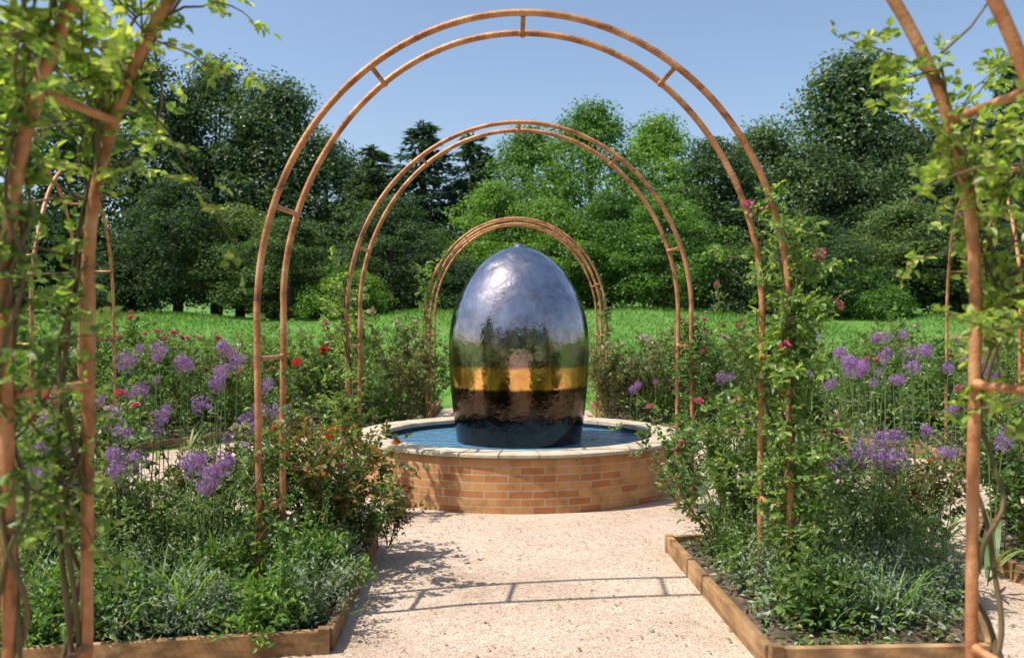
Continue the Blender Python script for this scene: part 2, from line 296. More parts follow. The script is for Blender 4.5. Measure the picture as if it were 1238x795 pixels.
# ------------------------------------------------------------------ round brick pool
pool = tag(empty('round_pool', (*POOL, 0)), 'round brick pool with stone coping, full of blue water', 'pool')
def lathe(name, prof, mat, parent, n=128, uvs=True, smooth=True):
    g = MB(); k = len(prof); th = np.linspace(0, 2 * PI, n + 1); V = np.array([[[r * math.cos(t), r * math.sin(t), z] for r, z in prof] for t in th]).reshape(-1, 3)
    F = [[i * k + j, (i + 1) * k + j, (i + 1) * k + j + 1, i * k + j + 1] for i in range(n) for j in range(k - 1)]
    g.add(V, F); o = g.build(name, mat, parent, smooth=smooth); me = o.data
    if uvs:
        ul = me.uv_layers.new(name='UV'); vi = np.zeros(len(me.loops), int); me.loops.foreach_get('vertex_index', vi); R0 = max(p[0] for p in prof)
        me.uv_layers[0].data.foreach_set('uv', np.stack([th[vi // k] * R0, V[vi, 2]], -1).astype(np.float32).ravel())
    return o
lathe('brick_wall', [(1.49, 0), (1.49, .4265)], M['brick'], pool)
lathe('basin', [(1.27, .4265), (1.27, .06), (0, .06)], M['basin'], pool, smooth=False)
nst = 30                                                   # coping stones
g = MB(); gj = MB()
for s in range(nst):
    a0, a1 = 2 * PI * s / nst + .004, 2 * PI * (s + 1) / nst - .004; z1 = .468 + random.uniform(-.002, .002); rings = []
    for t in np.linspace(a0, a1, 7):
        rings.append([[r * math.cos(t), r * math.sin(t), z] for r, z in ((1.245, .428), (1.515, .438), (1.52, .442), (1.52, z1 - .006), (1.512, z1), (1.253, z1), (1.245, z1 - .006))])
    V = np.array(rings).reshape(-1, 3); F = [[i * 7 + j, i * 7 + (j + 1) % 7, (i + 1) * 7 + (j + 1) % 7, (i + 1) * 7 + j] for i in range(6) for j in range(7)]
    g.add(V, F); g.add(V[:7], [list(range(7))]); g.add(V[-7:], [list(range(6, -1, -1))])
g.build('coping', M['coping'], pool)
lathe('mortar_bed', [(1.25, .43), (1.25, .455), (1.515, .455), (1.515, .43)], M['joint'], pool, smooth=False)
lathe('water', [(1.268, .385), (0, .385)], M['water'], pool, smooth=False)

# ------------------------------------------------------------------ urn in the pool
urn = tag(empty('water_urn', (.01, 8.5, .061)), 'tall dark glossy egg shaped urn standing in the round pool', 'urn')
prof = [(0, 0), (.46, 0), (.47, .03)]
zs = np.linspace(.03, 2.13, 60); zw = 1.20
for z in zs:
    r_ = .655 * max(0, 1 - ((z - zw) / .935) ** 2) ** .56 if z > zw else .655 - .125 * ((zw - z) / zw) ** 1.6
    prof.append((r_, z))
prof[-1] = (.05, 2.13); prof += [(.047, 2.15), (.03, 2.153), (.028, 2.12), (0, 2.12)]
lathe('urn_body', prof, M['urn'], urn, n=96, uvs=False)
prof = [(.44, 0), (.55, 0), (.56, .05), (.55, .09), (.47, .09)]
lathe('plinth', [(0.0, .0), (.60, .0), (.61, .04), (.60, .20), (.58, .22), (.48, .22)], M['basin'], urn, uvs=False)

# ------------------------------------------------------------------ rusty steel arches
AW, AB, AZ = 1.30, 1.43, 1.56; HS, AWI = .35, 1.262      # second hoop: how far behind, and its half width
def hoop_pt(t):                                            # t in 0..1 along the hoop from left foot to right foot
    La, Lc = AZ, PI * (3 * (AW + AB) - math.sqrt((3 * AW + AB) * (AW + 3 * AB))) / 2; T = 2 * La + Lc; s = t * T
    if s < La: return Vector((-AW, 0, s))
    if s > T - La: return Vector((AW, 0, T - s))
    th = PI * (1 - (s - La) / Lc); return Vector((AW * math.cos(th), 0, AZ + AB * math.sin(th)))
def rung_pts(): return [(AW * math.cos(R(t)), AZ + AB * math.sin(R(t))) for t in (20, 55, 90, 125, 160)] + [(s * AW, z) for s in (-1, 1) for z in (1.3, .55)]
def make_arch():
    root = empty('garden_arch')
    for yy, AW in ((0, 1.30), (HS, AWI)):
        wob = lambda z: .004 * math.sin(z * 2.3 + yy * 9)
        g = MB(); P = [(-AW, yy, -.05)] + [(-AW + wob(z), yy + wob(z * 1.4), z) for z in np.linspace(.1, AZ, 12)] + [(AW * math.cos(t), yy + wob(t * 3), AZ + (AB + yy * .04) * math.sin(t)) for t in np.linspace(PI, 0, 73)[1:-1]] + [(AW + wob(z), yy - wob(z * 1.2), z) for z in np.linspace(AZ, .1, 12)] + [(AW, yy, -.05)]
        g.tube(P, .0172, 12); g.build('hoop', M['rust'], root, smooth=True)
    for x, z in rung_pts():
        x2 = x * AWI / 1.30; q = lambda t: (x + (x2 - x) * t, HS * t, z)
        g = MB(); g.tube([q(.04), q(.075), q(.10), q(.5), q(.90), q(.925), q(.96)], [.019, .017, .0125, .012, .0125, .017, .019], 10); g.build('rung', M['rust'], root, smooth=True)
    return root
arch = make_arch(); first = True
ARCH = [(2.24, 'nearest rusty steel arch, its legs at both edges of the view'), (4.45, 'large rusty steel double hoop arch framing the whole pool'),
        (6.87, 'middle rusty steel double hoop arch standing just before the brick pool'), (13.1, 'small rusty steel arch right behind the urn'),
        (13.85, 'farthest rusty steel arch, seen through the one behind the urn')]
for y, lab in ARCH:
    if first: a = arch; a.location = (0, y, 0)
    else: a = dup(arch, (0, y, 0), 0)
    first = False; tag(a, lab, 'garden arch', 'rusty steel arches spanning the paths'); bpy.context.view_layer.update()
def side(px, d, rot, lab):
    a = dup(arch, (wx(px, d), d, 0), rot); tag(a, lab, 'garden arch', 'rusty steel arches spanning the paths')
side(1230, 8.9, R(90 - 12.5), 'rusty arch seen nearly edge on in the planting at right')
side(95, 8.9, R(90 + 9.5), 'rusty arch seen nearly edge on among leaves at left')

# ------------------------------------------------------------------ plants: prototypes
HID = []
def rose_bloom(mat, r=.035):
    g = MB(); n = 5
    for lay, (k, rr, up) in enumerate(((6, 1.0, .35), (6, .75, .9), (5, .5, 1.8), (4, .3, 3))):
        a = np.linspace(0, 2 * PI, k, endpoint=False) + lay * .5 + rng.uniform(-.15, .15, k); D = np.stack([np.cos(a), np.sin(a), np.full(k, up)], -1)
        N = np.stack([-np.cos(a) * up, -np.sin(a) * up, np.ones(k)], -1); g.leaves(np.zeros((k, 3)) + [0, 0, lay * r * .08], D, N, r * (1.25 if lay < 2 else 1.0), r * 1.25 * (.7 + .3 * rr), fold=.3, droop=.12)
    return g
def spray(g, P, D, k, L, Wd, rach):
    """compound leaf: leaflets along a short stalk at each P in direction D"""
    n = len(P); D = nz(D); side_ = nz(np.cross(D, rv(n) * .6 + [0, 0, 1])); up = np.cross(side_, D)
    for q in range(k):
        if q == k - 1: o = P + D * rach[:, None]; d = D
        else:
            f = .35 + .5 * (q // 2) / max(1, (k - 1) // 2 - .0); sg = 1 if q % 2 else -1; o = P + D * (rach * f)[:, None]; d = nz(D * .5 + side_ * sg)
        g.leaves(o, d + rng.normal(0, .12, (n, 3)), up + rng.normal(0, .25, (n, 3)), L * rng.uniform(.75, 1.1, n), Wd * rng.uniform(.8, 1.1, n))
def cane_path(p0, d0, length, k=8, wob=.12, droop=.05):
    P = [np.array(p0, float)]; d = np.array(d0, float); d /= np.linalg.norm(d)
    for _ in range(k):
        d = d + rng.normal(0, wob, 3) + [0, 0, -droop]; d /= np.linalg.norm(d); P.append(P[-1] + d * length / k)
    return np.array(P)
def shrub(name, h, w, ncane, nleaf, lmat, bmat=None, nb=0, L=.042, k=5, cmat='cane', up=2.2):
    root = empty(name); gc = MB(); tips = []; allp = []
    for c in range(ncane):
        a = rng.uniform(0, 2 * PI); d = (math.cos(a) * w, math.sin(a) * w, up * h * rng.uniform(.7, 1.1))
        P = cane_path((rng.normal(0, .04), rng.normal(0, .04), 0), d, h * rng.uniform(.75, 1.1), 9, .13, .05); gc.tube(P, np.linspace(.006, .0022, len(P)) * (1 + h * .2), 5, False); tips.append(P[-1]); allp.append(P[2:])
        for b_ in range(3):
            q = P[rng.integers(3, 8)]; Q = cane_path(q, rv(1)[0] + [0, 0, .9], h * rng.uniform(.2, .4), 5, .18, .03); gc.tube(Q, np.linspace(.0035, .0016, len(Q)), 4, False); tips.append(Q[-1]); allp.append(Q)
    gc.build('canes', M[cmat], root); A = np.vstack(allp); idx = rng.integers(0, len(A), nleaf); P = A[idx] + rng.normal(0, .025, (nleaf, 3)); P[:, 2] = np.abs(P[:, 2]) + .02
    C = np.array([0, 0, h * .4]); D = nz(P - C) * .7 + rv(nleaf) * .8 + [0, 0, .1]; g = MB(); spray(g, P, D, k, L, L * .66, rng.uniform(.03, .06, nleaf) * (L / .042)); g.build('foliage', M[lmat], root)
    tips = np.array(tips); tips = tips[np.argsort(-tips[:, 2])]
    if nb:
        me = None
        for t in tips[:nb]:
            if me is None: o = rose_bloom(None, .034).build('bloom', M[bmat], root); me = o.data
            else: o = bpy.data.objects.new('bloom', me); COL.objects.link(o); o.parent = root
            o.location = t; o.rotation_euler = (rng.normal(0, .5), rng.normal(0, .5) - .2, rng.uniform(0, 6)); s_ = rng.uniform(.7, 1.25); o.scale = (s_,) * 3
    return root
def allium_proto(h, r, nfl=130):
    root = empty('allium'); g = MB(); P = cane_path((0, 0, 0), (rng.normal(0, .05), rng.normal(0, .05), 1), h, 8, .02, 0); g.tube(P, .0042, 6); g.build('stem', M['stem'], root)
    c = P[-1] + [0, 0, r * .5]; g = MB(); n = nfl; D = rv(n); rr = r * rng.choice([.7, .95, 1.12], n, p=[.3, .45, .25]) * rng.uniform(.88, 1.1, n)
    T = nz(np.cross(D, rv(n))); B = np.cross(D, T); C0 = c + D * rr[:, None]
    for q in range(6):
        a = q * PI / 3; d = T * math.cos(a) + B * math.sin(a) + D * .35; g.leaves(C0, d + rng.normal(0, .15, (n, 3)), D, r * .34, r * .075, fold=0, droop=.15, six=False)
    g.leaves(np.tile(c, (n, 1)), D, T, rr, r * .03, fold=0, droop=0, six=False)
    g.build('flower_head', M['allium'], root)
    g = MB(); n = 5; a = rng.uniform(0, 2 * PI, n); straps(g, np.zeros((n, 3)), a, rng.uniform(.25, .4, n), .03, 1.2); g.build('leaves', M['leaf_strap'], root); return root
def straps(g, P, a, L, w, curve, lean=.35):
    """arching strap leaves as tapered ribbons"""
    n = len(P); K = 6; t = np.linspace(0, 1, K); el = (PI / 2 - lean - rng.uniform(0, .3, n))[:, None] - curve * rng.uniform(.4, 1.2, n)[:, None] * t[None]
    dr = np.cos(el) * (L / K)[:, None]; dz = np.sin(el) * (L / K)[:, None]; rr = np.cumsum(dr, 1); zz = np.cumsum(dz, 1)
    C = np.stack([rr * np.cos(a)[:, None], rr * np.sin(a)[:, None], zz], -1) + P[:, None]; sd = np.stack([-np.sin(a), np.cos(a), np.zeros(n)], -1)
    wd = (w * np.array([.7, 1, 1, .85, .55, .08]))[None, :, None] * np.broadcast_to(rng.uniform(.7, 1.2, n), (n,))[:, None, None]
    V = np.stack([C - sd[:, None] * wd / 2, C + sd[:, None] * wd / 2], 2).reshape(-1, 3); b = (np.arange(n) * K * 2)[:, None]
    F = np.stack([b + [2 * q, 2 * q + 1, 2 * q + 3, 2 * q + 2] for q in range(K - 1)], 1).reshape(-1, 4); g.add(V, F)
def strap_clump(h, n=46, w=.016, mat='leaf_strap'):
    root = empty('strap_leaf_clump'); g = MB(); straps(g, np.stack([rng.normal(0, .05, n), rng.normal(0, .05, n), np.zeros(n)], -1), rng.uniform(0, 2 * PI, n), rng.uniform(.6, 1.15, n) * h, w, 1.5, .1); g.build('foliage', M[mat], root); return root
def mound(h, r, n, mat, nsp=0, L=.028, W_=.010):
    """bushy mound of small leaves on thin stems"""
    root = empty('leafy_mound'); g = MB(); gs = MB(); ns = 46
    P = []; 
    for _ in range(ns):
        a = rng.uniform(0, 2 * PI); e = rng.uniform(.25, 1.4); d = np.array([math.cos(a) * math.cos(e) * r, math.sin(a) * math.cos(e) * r, math.sin(e) * h]); Q = cane_path((0, 0, 0), d, np.linalg.norm(d) * rng.uniform(.8, 1.1), 7, .1, -.02); gs.tube(Q, .0018, 3, False); P.append(Q[1:])
    A = np.vstack(P); A[:, 2] = np.abs(A[:, 2]); gs.build('stems', M['stem'], root); i = rng.integers(0, len(A), n); Pp = A[i] + rng.normal(0, .022, (n, 3)); Pp[:, 2] = np.abs(Pp[:, 2])
    g.leaves(Pp, rv(n) + nz(Pp) * .8, rv(n) + [0, 0, 1], L * rng.uniform(.7, 1.3, n), W_); g.build('foliage', M[mat], root)
    return root
def upright(h, ns, mat, lm=.055):
    """clump of upright leafy stems"""
    root = empty('upright_perennial'); gs = MB(); g = MB()
    for _ in range(ns):
        Q = cane_path((rng.normal(0, .06), rng.normal(0, .06), 0), (rng.normal(0, .16), rng.normal(0, .16), 1), h * rng.uniform(.7, 1.1), 10, .05, 0); gs.tube(Q, np.linspace(.0035, .0015, len(Q)), 4, False)
        k = 34; t = rng.uniform(.05, 1, k); i = (t * 9.99).astype(int); P = Q[i] + (Q[np.minimum(i + 1, 10)] - Q[i]) * (t * 10 - i)[:, None]
        g.leaves(P, rv(k) * [1, 1, .3] + [0, 0, .45], rv(k) * .4 + [0, 0, 1], lm * (1.25 - t) * rng.uniform(.8, 1.2, k) + .012, lm * .24)
    gs.build('stems', M['stem'], root); g.build('foliage', M[mat], root); return root
def wiry(h):
    """thin branching stems with sparse pale leaves and buds"""
    root = empty('wiry_perennial'); gs = MB(); A = []
    for _ in range(16):
        Q = cane_path((rng.normal(0, .05), rng.normal(0, .05), 0), (rng.normal(0, .25), rng.normal(0, .25), 1), h * rng.uniform(.6, 1.1), 10, .09, .01); gs.tube(Q, np.linspace(.0028, .0012, len(Q)), 3, False); A.append(Q[2:])
        for _ in range(3):
            B = cane_path(Q[rng.integers(4, 10)], rv(1)[0] * .6 + [0, 0, .8], h * .22, 5, .15, 0); gs.tube(B, .0011, 3, False); A.append(B); A.append(B)
    gs.build('stems', M['stem'], root); A = np.vstack(A); n = 430; P = A[rng.integers(0, len(A), n)] + rng.normal(0, .012, (n, 3)); g = MB()
    g.leaves(P, rv(n) + [0, 0, .3], rv(n) * .6 + [0, 0, 1], rng.uniform(.018, .045, n), rng.uniform(.008, .018, n)); g.build('foliage', M['leaf_pale'], root); return root
PR = {
 'rose_pink': [shrub('rose_bush', 1.15, .55, 8, 520, 'leaf_rose', 'petal_pink', 5), shrub('rose_bush', .95, .7, 8, 500, 'leaf_rose', 'petal_pink', 3)],
 'rose_green': [shrub('rose_bush', 1.2, .5, 8, 560, 'leaf_bright'), shrub('rose_bush', 1.0, .7, 9, 540, 'leaf_rose')],
 'rose_orange': [shrub('rose_bush', .95, .6, 8, 400, 'leaf_copper', 'petal_orange', 4), shrub('rose_bush', .8, .6, 7, 380, 'leaf_copper', 'petal_red', 2)],
 'rose_cream': [shrub('rose_bush', 1.05, .55, 8, 480, 'leaf_olive', 'petal_cream', 4)],
 'strap': [strap_clump(.5), strap_clump(.62, 38, .02), strap_clump(.42, 60, .010, 'leaf_fresh')],
 'wiry': [wiry(.85), wiry(1.0), wiry(.7)],
 'mound_silver': [mound(.36, .34, 1500, 'leaf_silver'), mound(.28, .3, 1300, 'leaf_silver')],
 'mound_green': [mound(.34, .3, 1100, 'leaf_fresh', L=.045, W_=.022), mound(.30, .34, 1100, 'leaf_rose', L=.04, W_=.022)],
 'upright': [upright(.75, 13, 'leaf_fresh'), upright(.95, 12, 'leaf_olive', .06), upright(.6, 15, 'leaf_rose', .07)],
 'allium': [allium_proto(1, .060, 75), allium_proto(1, .045, 50), allium_proto(1, .072, 85), allium_proto(1, .055, 36), allium_proto(1, .066, 60)],
}
USED = set(); PLACED = []
CAT = {'rose_pink': 'rose bush', 'rose_green': 'rose bush', 'rose_orange': 'rose bush', 'rose_cream': 'rose bush', 'strap': 'plant', 'mound_silver': 'plant', 'mound_green': 'plant', 'upright': 'plant', 'wiry': 'plant', 'allium': 'allium'}
DESC = {'rose_pink': 'rose bush with pink blooms', 'rose_green': 'green rose bush without blooms', 'rose_orange': 'copper leaved rose bush', 'rose_cream': 'rose bush with cream blooms',
        'strap': 'clump of arching strap leaves', 'mound_silver': 'low silver green leafy mound', 'mound_green': 'low green leafy mound', 'upright': 'clump of upright leafy stems', 'wiry': 'thin wiry stems with sparse leaves', 'allium': 'purple allium globe on a tall stem'}
def put(kind, x, y, sc=1, z=.06, rz=None, v=None, bed='front left bed'):
    L_ = PR[kind]; p = L_[v if v is not None else random.randrange(len(L_))]; rz = random.uniform(0, 6.28) if rz is None else rz
    if p in USED: o = dup(p, (x, y, z), rz, sc)
    else: kids(p); p.location = (x, y, z); p.rotation_euler = (0, 0, rz); p.scale = sc if hasattr(sc, '__len__') else (sc,) * 3; USED.add(p); o = p
    PLACED.append((o, kind, bed, x, y)); return o
def px_of(x, y): return 619 + (x - CAMX) / y * FPX
def fill(bed, key, n, kinds, margin=.12, smin=.8, smax=1.15, mind=.16, lo=-40, hi=1278, sel=None):
    pts = []; tr = 0
    while len(pts) < n and tr < 4000:
        tr += 1; x, y = in_bed(key, margin)
        if ('front left' in bed and 292 < px_of(x, y) < 362 and 4.25 < y < 5.6) or not lo < px_of(x, y) < hi or any(math.dist((x, y), p) < mind for p in pts) or (sel and not sel(x, y)): continue
        k_ = random.choice(kinds); sc_ = random.uniform(smin, smax)
        if 'front' in bed and k_ in ('wiry', 'upright'): sc_ *= min(1, .62 + .38 * (y - 4.0) / 1.6)
        pts.append((x, y)); put(k_, x, y, sc_, bed=bed)
# front left bed
fill('front left bed', 'left front', 9, ['mound_silver', 'mound_silver', 'mound_green'], .16, .75, 1.05, .3, sel=lambda x, y: y < 4.75)
fill('front left bed', 'left front', 30, ['upright', 'strap', 'upright', 'wiry', 'mound_green', 'wiry'], .15, .8, 1.15, .15, sel=lambda x, y: y < 5.2)
fill('front left bed', 'left front', 20, ['upright', 'strap', 'mound_green', 'rose_cream'], .2, .7, 1.0, .2, sel=lambda x, y: y > 4.6)
for k, px, d, s in (('rose_green', 330, 5.7, .85), ('rose_orange', 400, 5.3, .95), ('rose_orange', 375, 5.7, .95), ('rose_pink', 440, 5.6, .72), ('rose_pink', 100, 5.2, .85), ('rose_green', 30, 5.4, .8), ('rose_green', 150, 4.7, .55),
                    ('rose_cream', 235, 5.4, .8)): put(k, wx(px, d), d, s, bed='front left bed')
for x, y, k, sc in ((-1.02, 4.3, 'mound_silver', .95), (-1.05, 4.75, 'mound_green', .9), (-1.08, 5.2, 'mound_silver', .85), (-1.5, 4.12, 'mound_silver', 1.0), (-1.95, 4.05, 'mound_green', 1.0), (-2.35, 4.02, 'strap', .9), (-1.2, 4.12, 'mound_green', .8), (-1.72, 4.05, 'mound_silver', .85), (-2.1, 3.98, 'mound_green', .85), (-2.02, 4.2, 'strap', .8), (-1.2, 5.6, 'mound_green', .95), (-2.7, 4.3, 'mound_green', 1.1)): put(k, x, y, sc, bed='front left bed')
for px, d, k, sc in ((160, 4.9, 'rose_cream', .65), (210, 4.7, 'wiry', .8), (110, 4.8, 'upright', .85), (60, 4.9, 'rose_green', .6), (425, 5.6, 'wiry', .75), (470, 5.75, 'rose_orange', .5)): put(k, wx(px, d), d, sc, bed='front left bed')
# front right bed
fill('front right bed', 'right front', 8, ['mound_silver', 'mound_silver', 'mound_green'], .14, .8, 1.05, .22, sel=lambda x, y: 4.1 < y < 4.9)
fill('front right bed', 'right front', 24, ['wiry', 'strap', 'upright', 'mound_silver', 'wiry'], .14, .7, 1.05, .15)
fill('front right bed', 'right front', 12, ['upright', 'strap', 'mound_green'], .16, .7, .95, .2, sel=lambda x, y: y > 4.8)
for k, px, d, s in (('rose_pink', 870, 5.5, .8), ('rose_green', 910, 5.2, .8), ('rose_pink', 930, 5.7, .9), ('rose_orange', 1085, 5.7, .75), ('rose_green', 1010, 5.4, .7), ('rose_orange', 1120, 5.6, .7), ('rose_cream', 985, 5.9, .8)):
    put(k, wx(px, d), d, s, bed='front right bed')
# far right bed
fill('far right bed', 'far right', 9, ['mound_green', 'strap', 'upright', 'rose_green'], .15, .7, 1.0, .3, 1150, 1290)
fill('far right bed', 'far right', 5, ['rose_green', 'rose_pink'], .2, .75, 1.0, .4, 1150, 1290)
# beds behind the pool
for bed, key, lo, hi in (('back left bed', 'back left', -30, 525), ('back right bed', 'back right', 725, 1270)):
    fill(bed, key, 62, ['rose_green', 'rose_pink', 'wiry', 'rose_cream', 'wiry', 'rose_green', 'upright'], .3, .95, 1.35, .45, lo, hi)
    fill(bed, key, 34, ['upright', 'upright', 'strap', 'mound_green'], .3, 1.1, 1.6, .38, lo, hi)
    for k in range(5):
        d = (12.8, 13.4, 14.2, 13.0, 12.6)[k]; px = (488, 470, 505, 445, 415)[k] if 'left' in bed else (742, 765, 790, 820, 850)[k]; put(('rose_cream', 'wiry', 'rose_green', 'wiry', 'rose_pink')[k], wx(px, d), d, (1.45, 1.5, 1.5, 1.3, 1.2)[k] if 'left' in bed else 1.1, bed=bed)

# alliums, each at the place where its globe shows above the bed
AL = {'front left bed': [(200, 420, 5.6), (212, 436, 5.9), (275, 418, 5.7), (283, 432, 6.0), (236, 484, 5.2), (186, 497, 5.0), (252, 460, 5.6), (168, 468, 5.3), (222, 552, 4.5), (240, 546, 4.7), (265, 553, 4.5), (262, 570, 4.6), (245, 580, 4.4),
                         (65, 568, 4.6), (62, 538, 5.0), (150, 545, 4.7), (177, 549, 4.8), (300, 489, 5.1), (300, 532, 4.8), (322, 458, 5.6), (135, 493, 5.1), (330, 488, 5.3), (98, 550, 4.9), (140, 562, 4.5), (205, 488, 5.5), (345, 490, 5.5), (128, 508, 5.3), (30, 565, 4.7)],
      'front right bed': [(1070, 548, 5.2), (1056, 545, 5.4), (1085, 546, 5.3), (1075, 525, 5.6), (1045, 552, 5.5), (1140, 548, 5.7), (1128, 515, 5.9), (870, 452, 5.6), (1010, 560, 5.3)],
      'far right bed': [(1204, 448, 5.2), (1195, 528, 4.9), (1150, 490, 6.1), (1215, 520, 5.5), (1112, 422, 6.2), (1143, 538, 6.0)],
      'back right bed': [(770, 462, 12.3), (790, 458, 12.6), (805, 456, 12.9), (815, 462, 12.4), (760, 468, 12.5), (1070, 434, 8.6), (1078, 456, 8.0), (1046, 458, 8.2), (1060, 404, 8.8), (1092, 402, 9.0), (1090, 455, 8.5), (1108, 440, 8.1), (1035, 450, 8.9), (782, 407, 13.1), (878, 452, 11.5), (982, 450, 9.6), (1000, 460, 9.0), (1052, 440, 9.1), (1165, 430, 8.0), (850, 440, 12.0)],
      'back left bed': [(150, 470, 8.8), (120, 478, 8.6), (90, 470, 9.3), (228, 440, 9.9), (260, 447, 9.6), (190, 455, 9.2)]}
AL['front left bed'] += [(random.uniform(110, 340), random.uniform(415, 575), random.uniform(4.8, 5.9)) for _ in range(17)] + [(random.uniform(10, 110), random.uniform(500, 585), random.uniform(4.7, 5.2)) for _ in range(6)]
AL['front right bed'] += [(random.uniform(1000, 1110), random.uniform(505, 570), random.uniform(5.3, 5.8)) for _ in range(8)]
AL['back right bed'] += [(random.uniform(970, 1190), random.uniform(400, 470), random.uniform(8.0, 9.6)) for _ in range(13)]
for bed, L_ in AL.items():
    for px, py, d in L_:
        z = wz(py, d) - .06 - .05; s = max(.5, z); v = random.randrange(5); big = random.uniform(.62, 1.02) if d < 7 else random.uniform(.75, 1.1)
        o = put('allium', wx(px, d), d, 1, bed=bed, v=v)
        o.scale = (big, big, s)
        for c in o.children:
            if c.name.startswith('flower_head'):            # keep the globe round whatever the stem's length
                c.scale = (1, 1, big / s); c.location.z = (1 + .03) * (1 - big / s)

# ------------------------------------------------------------------ climbing roses on the arches
def climber(y0, t0, t1, ncane, nside, nleaf, lab, lmat='leaf_rose', L=.045, blooms=(), spread=.35, bmat='petal_pink', base_=True, dens=None, hoops=(0, .38)):
    root = empty('climbing_rose', (hoop_pt(t0).x, y0, 0)); O = np.array([hoop_pt(t0).x, y0, 0]); gc = MB(); pts = []
    for c in range(ncane):
        ph = rng.uniform(0, 6); hy = hoops[c % len(hoops)]; ts = np.linspace(0 if t0 < .5 else 1, t1, 60) if base_ else np.linspace(t0, t1, 60); P = []
        e = rng.uniform(.75, 1.0); fq = rng.uniform(.25, 1.0) * rng.choice([-1, 1]); ts = ts[0] + (ts - ts[0]) * e
        for i, t in enumerate(ts):
            p = hoop_pt(float(t)); i = i * fq; rr = .034 + .012 * math.sin(i * .8 + ph); out = Vector((p.x, 0, max(0, p.z - AZ))).normalized(); P.append([p.x + out.x * rr * math.cos(i * .45 + ph), y0 + hy + rr * math.sin(i * .45 + ph), max(0.02, p.z + out.z * rr * math.cos(i * .45 + ph))])
        P = np.array(P); gc.tube(P - O, np.linspace(.010, .004, len(P)), 5, False)
        m_ = [i for i, t in enumerate(ts) if min(t0, t1) <= t <= max(t0, t1)]; pts.append(P[m_])
        for s_ in range(nside):
            i = m_[rng.integers(0, len(m_))]; q = P[i]; p = hoop_pt(float(ts[i])); d = rv(1)[0] * .8 + [np.sign(p.x) * .35, -.1, .55]; Q = cane_path(q, d, rng.uniform(.4, 1) * spread, 7, .16, .03); gc.tube(Q - O, np.linspace(.0042, .0016, len(Q)), 4, False); pts.append(Q); pts.append(Q[3:])
    for q in blooms:
        q = np.array(q); al = np.vstack(pts); near = al[np.argmin(np.linalg.norm(al - q - [0, 0, -.12], axis=1))]; md = (near + q) / 2 + rng.normal(0, .02, 3) + [0, 0, .03]; gc.tube(np.array([near, md, q]) - O, [.003, .0022, .0018], 4, False); pts.append(np.linspace(near, q, 7)); pts.append(np.linspace(near, q, 7))
    gc.build('canes', M['cane'], root, smooth=True); A = np.vstack(pts); i = rng.integers(0, len(A), nleaf); P = A[i] + rng.normal(0, .018, (nleaf, 3)); P[:, 2] = np.maximum(P[:, 2], .05)
    g = MB(); spray(g, P - O, rv(nleaf) + [0, -.15, .1], 5, L, L * .66, rng.uniform(.03, .065, nleaf)); g.build('foliage', M[lmat], root)
    for q in blooms:
        o = rose_bloom(None, .03).build('bloom', M[bmat], root); o.location = Vector(q) - Vector(O); o.rotation_euler = (rng.uniform(.5, 1.1), rng.uniform(-.4, .4), rng.uniform(0, 6))
    tag(root, lab, 'climbing rose', 'climbing roses on the arches')
P3 = lambda px, py, d: (wx(px, d), d, wz(py, d))
climber(2.24, .12, .36, 4, 14, 600, 'pale leaved climbing rose covering the nearest arch at left', 'leaf_bright', .034, spread=.45, hoops=(0, .35, 0, .35))
climber(2.24, .24, .42, 3, 22, 720, 'lime green climbing rose spreading over the top left of the nearest arch', 'leaf_lime', .036, spread=.75, hoops=(.35, 0, .35))
climber(2.24, .84, .66, 3, 20, 640, 'yellow green climbing rose on the nearest arch at right', 'leaf_lime', .033, spread=.5, hoops=(.35, .35, 0))
climber(4.45, .99, .72, 5, 16, 1250, 'tall climbing rose with pink blooms on the right leg of the large arch', 'leaf_bright', .036, [P3(905, 250, 4.6), P3(912, 256, 4.62), P3(990, 308, 4.5), P3(950, 420, 4.4), P3(1012, 370, 4.6)], .36)
climber(4.45, .01, .13, 3, 8, 260, 'short climbing rose at the left foot of the large arch', 'leaf_rose', .036, [P3(360, 440, 4.7), P3(392, 425, 4.9)], .34, 'petal_red')
climber(6.87, .02, .25, 4, 12, 650, 'climbing rose on the left leg of the middle arch', 'leaf_bright', .036, [P3(430, 550, 6.9)], .36)
climber(6.87, .98, .77, 4, 12, 650, 'climbing rose with a few pink blooms on the right leg of the middle arch', 'leaf_rose', .036, [P3(825, 537, 6.8), P3(852, 425, 6.8), P3(820, 545, 6.8), P3(868, 345, 6.9)], .32)
climber(13.1, .98, .70, 4, 6, 260, 'thin climbing rose on the right leg of the arch behind the urn', 'leaf_rose', .04, (), .22)
climber(13.1, .02, .33, 4, 8, 420, 'leafy climbing rose on the left leg of the arch behind the urn', 'leaf_bright', .045, (), .45)

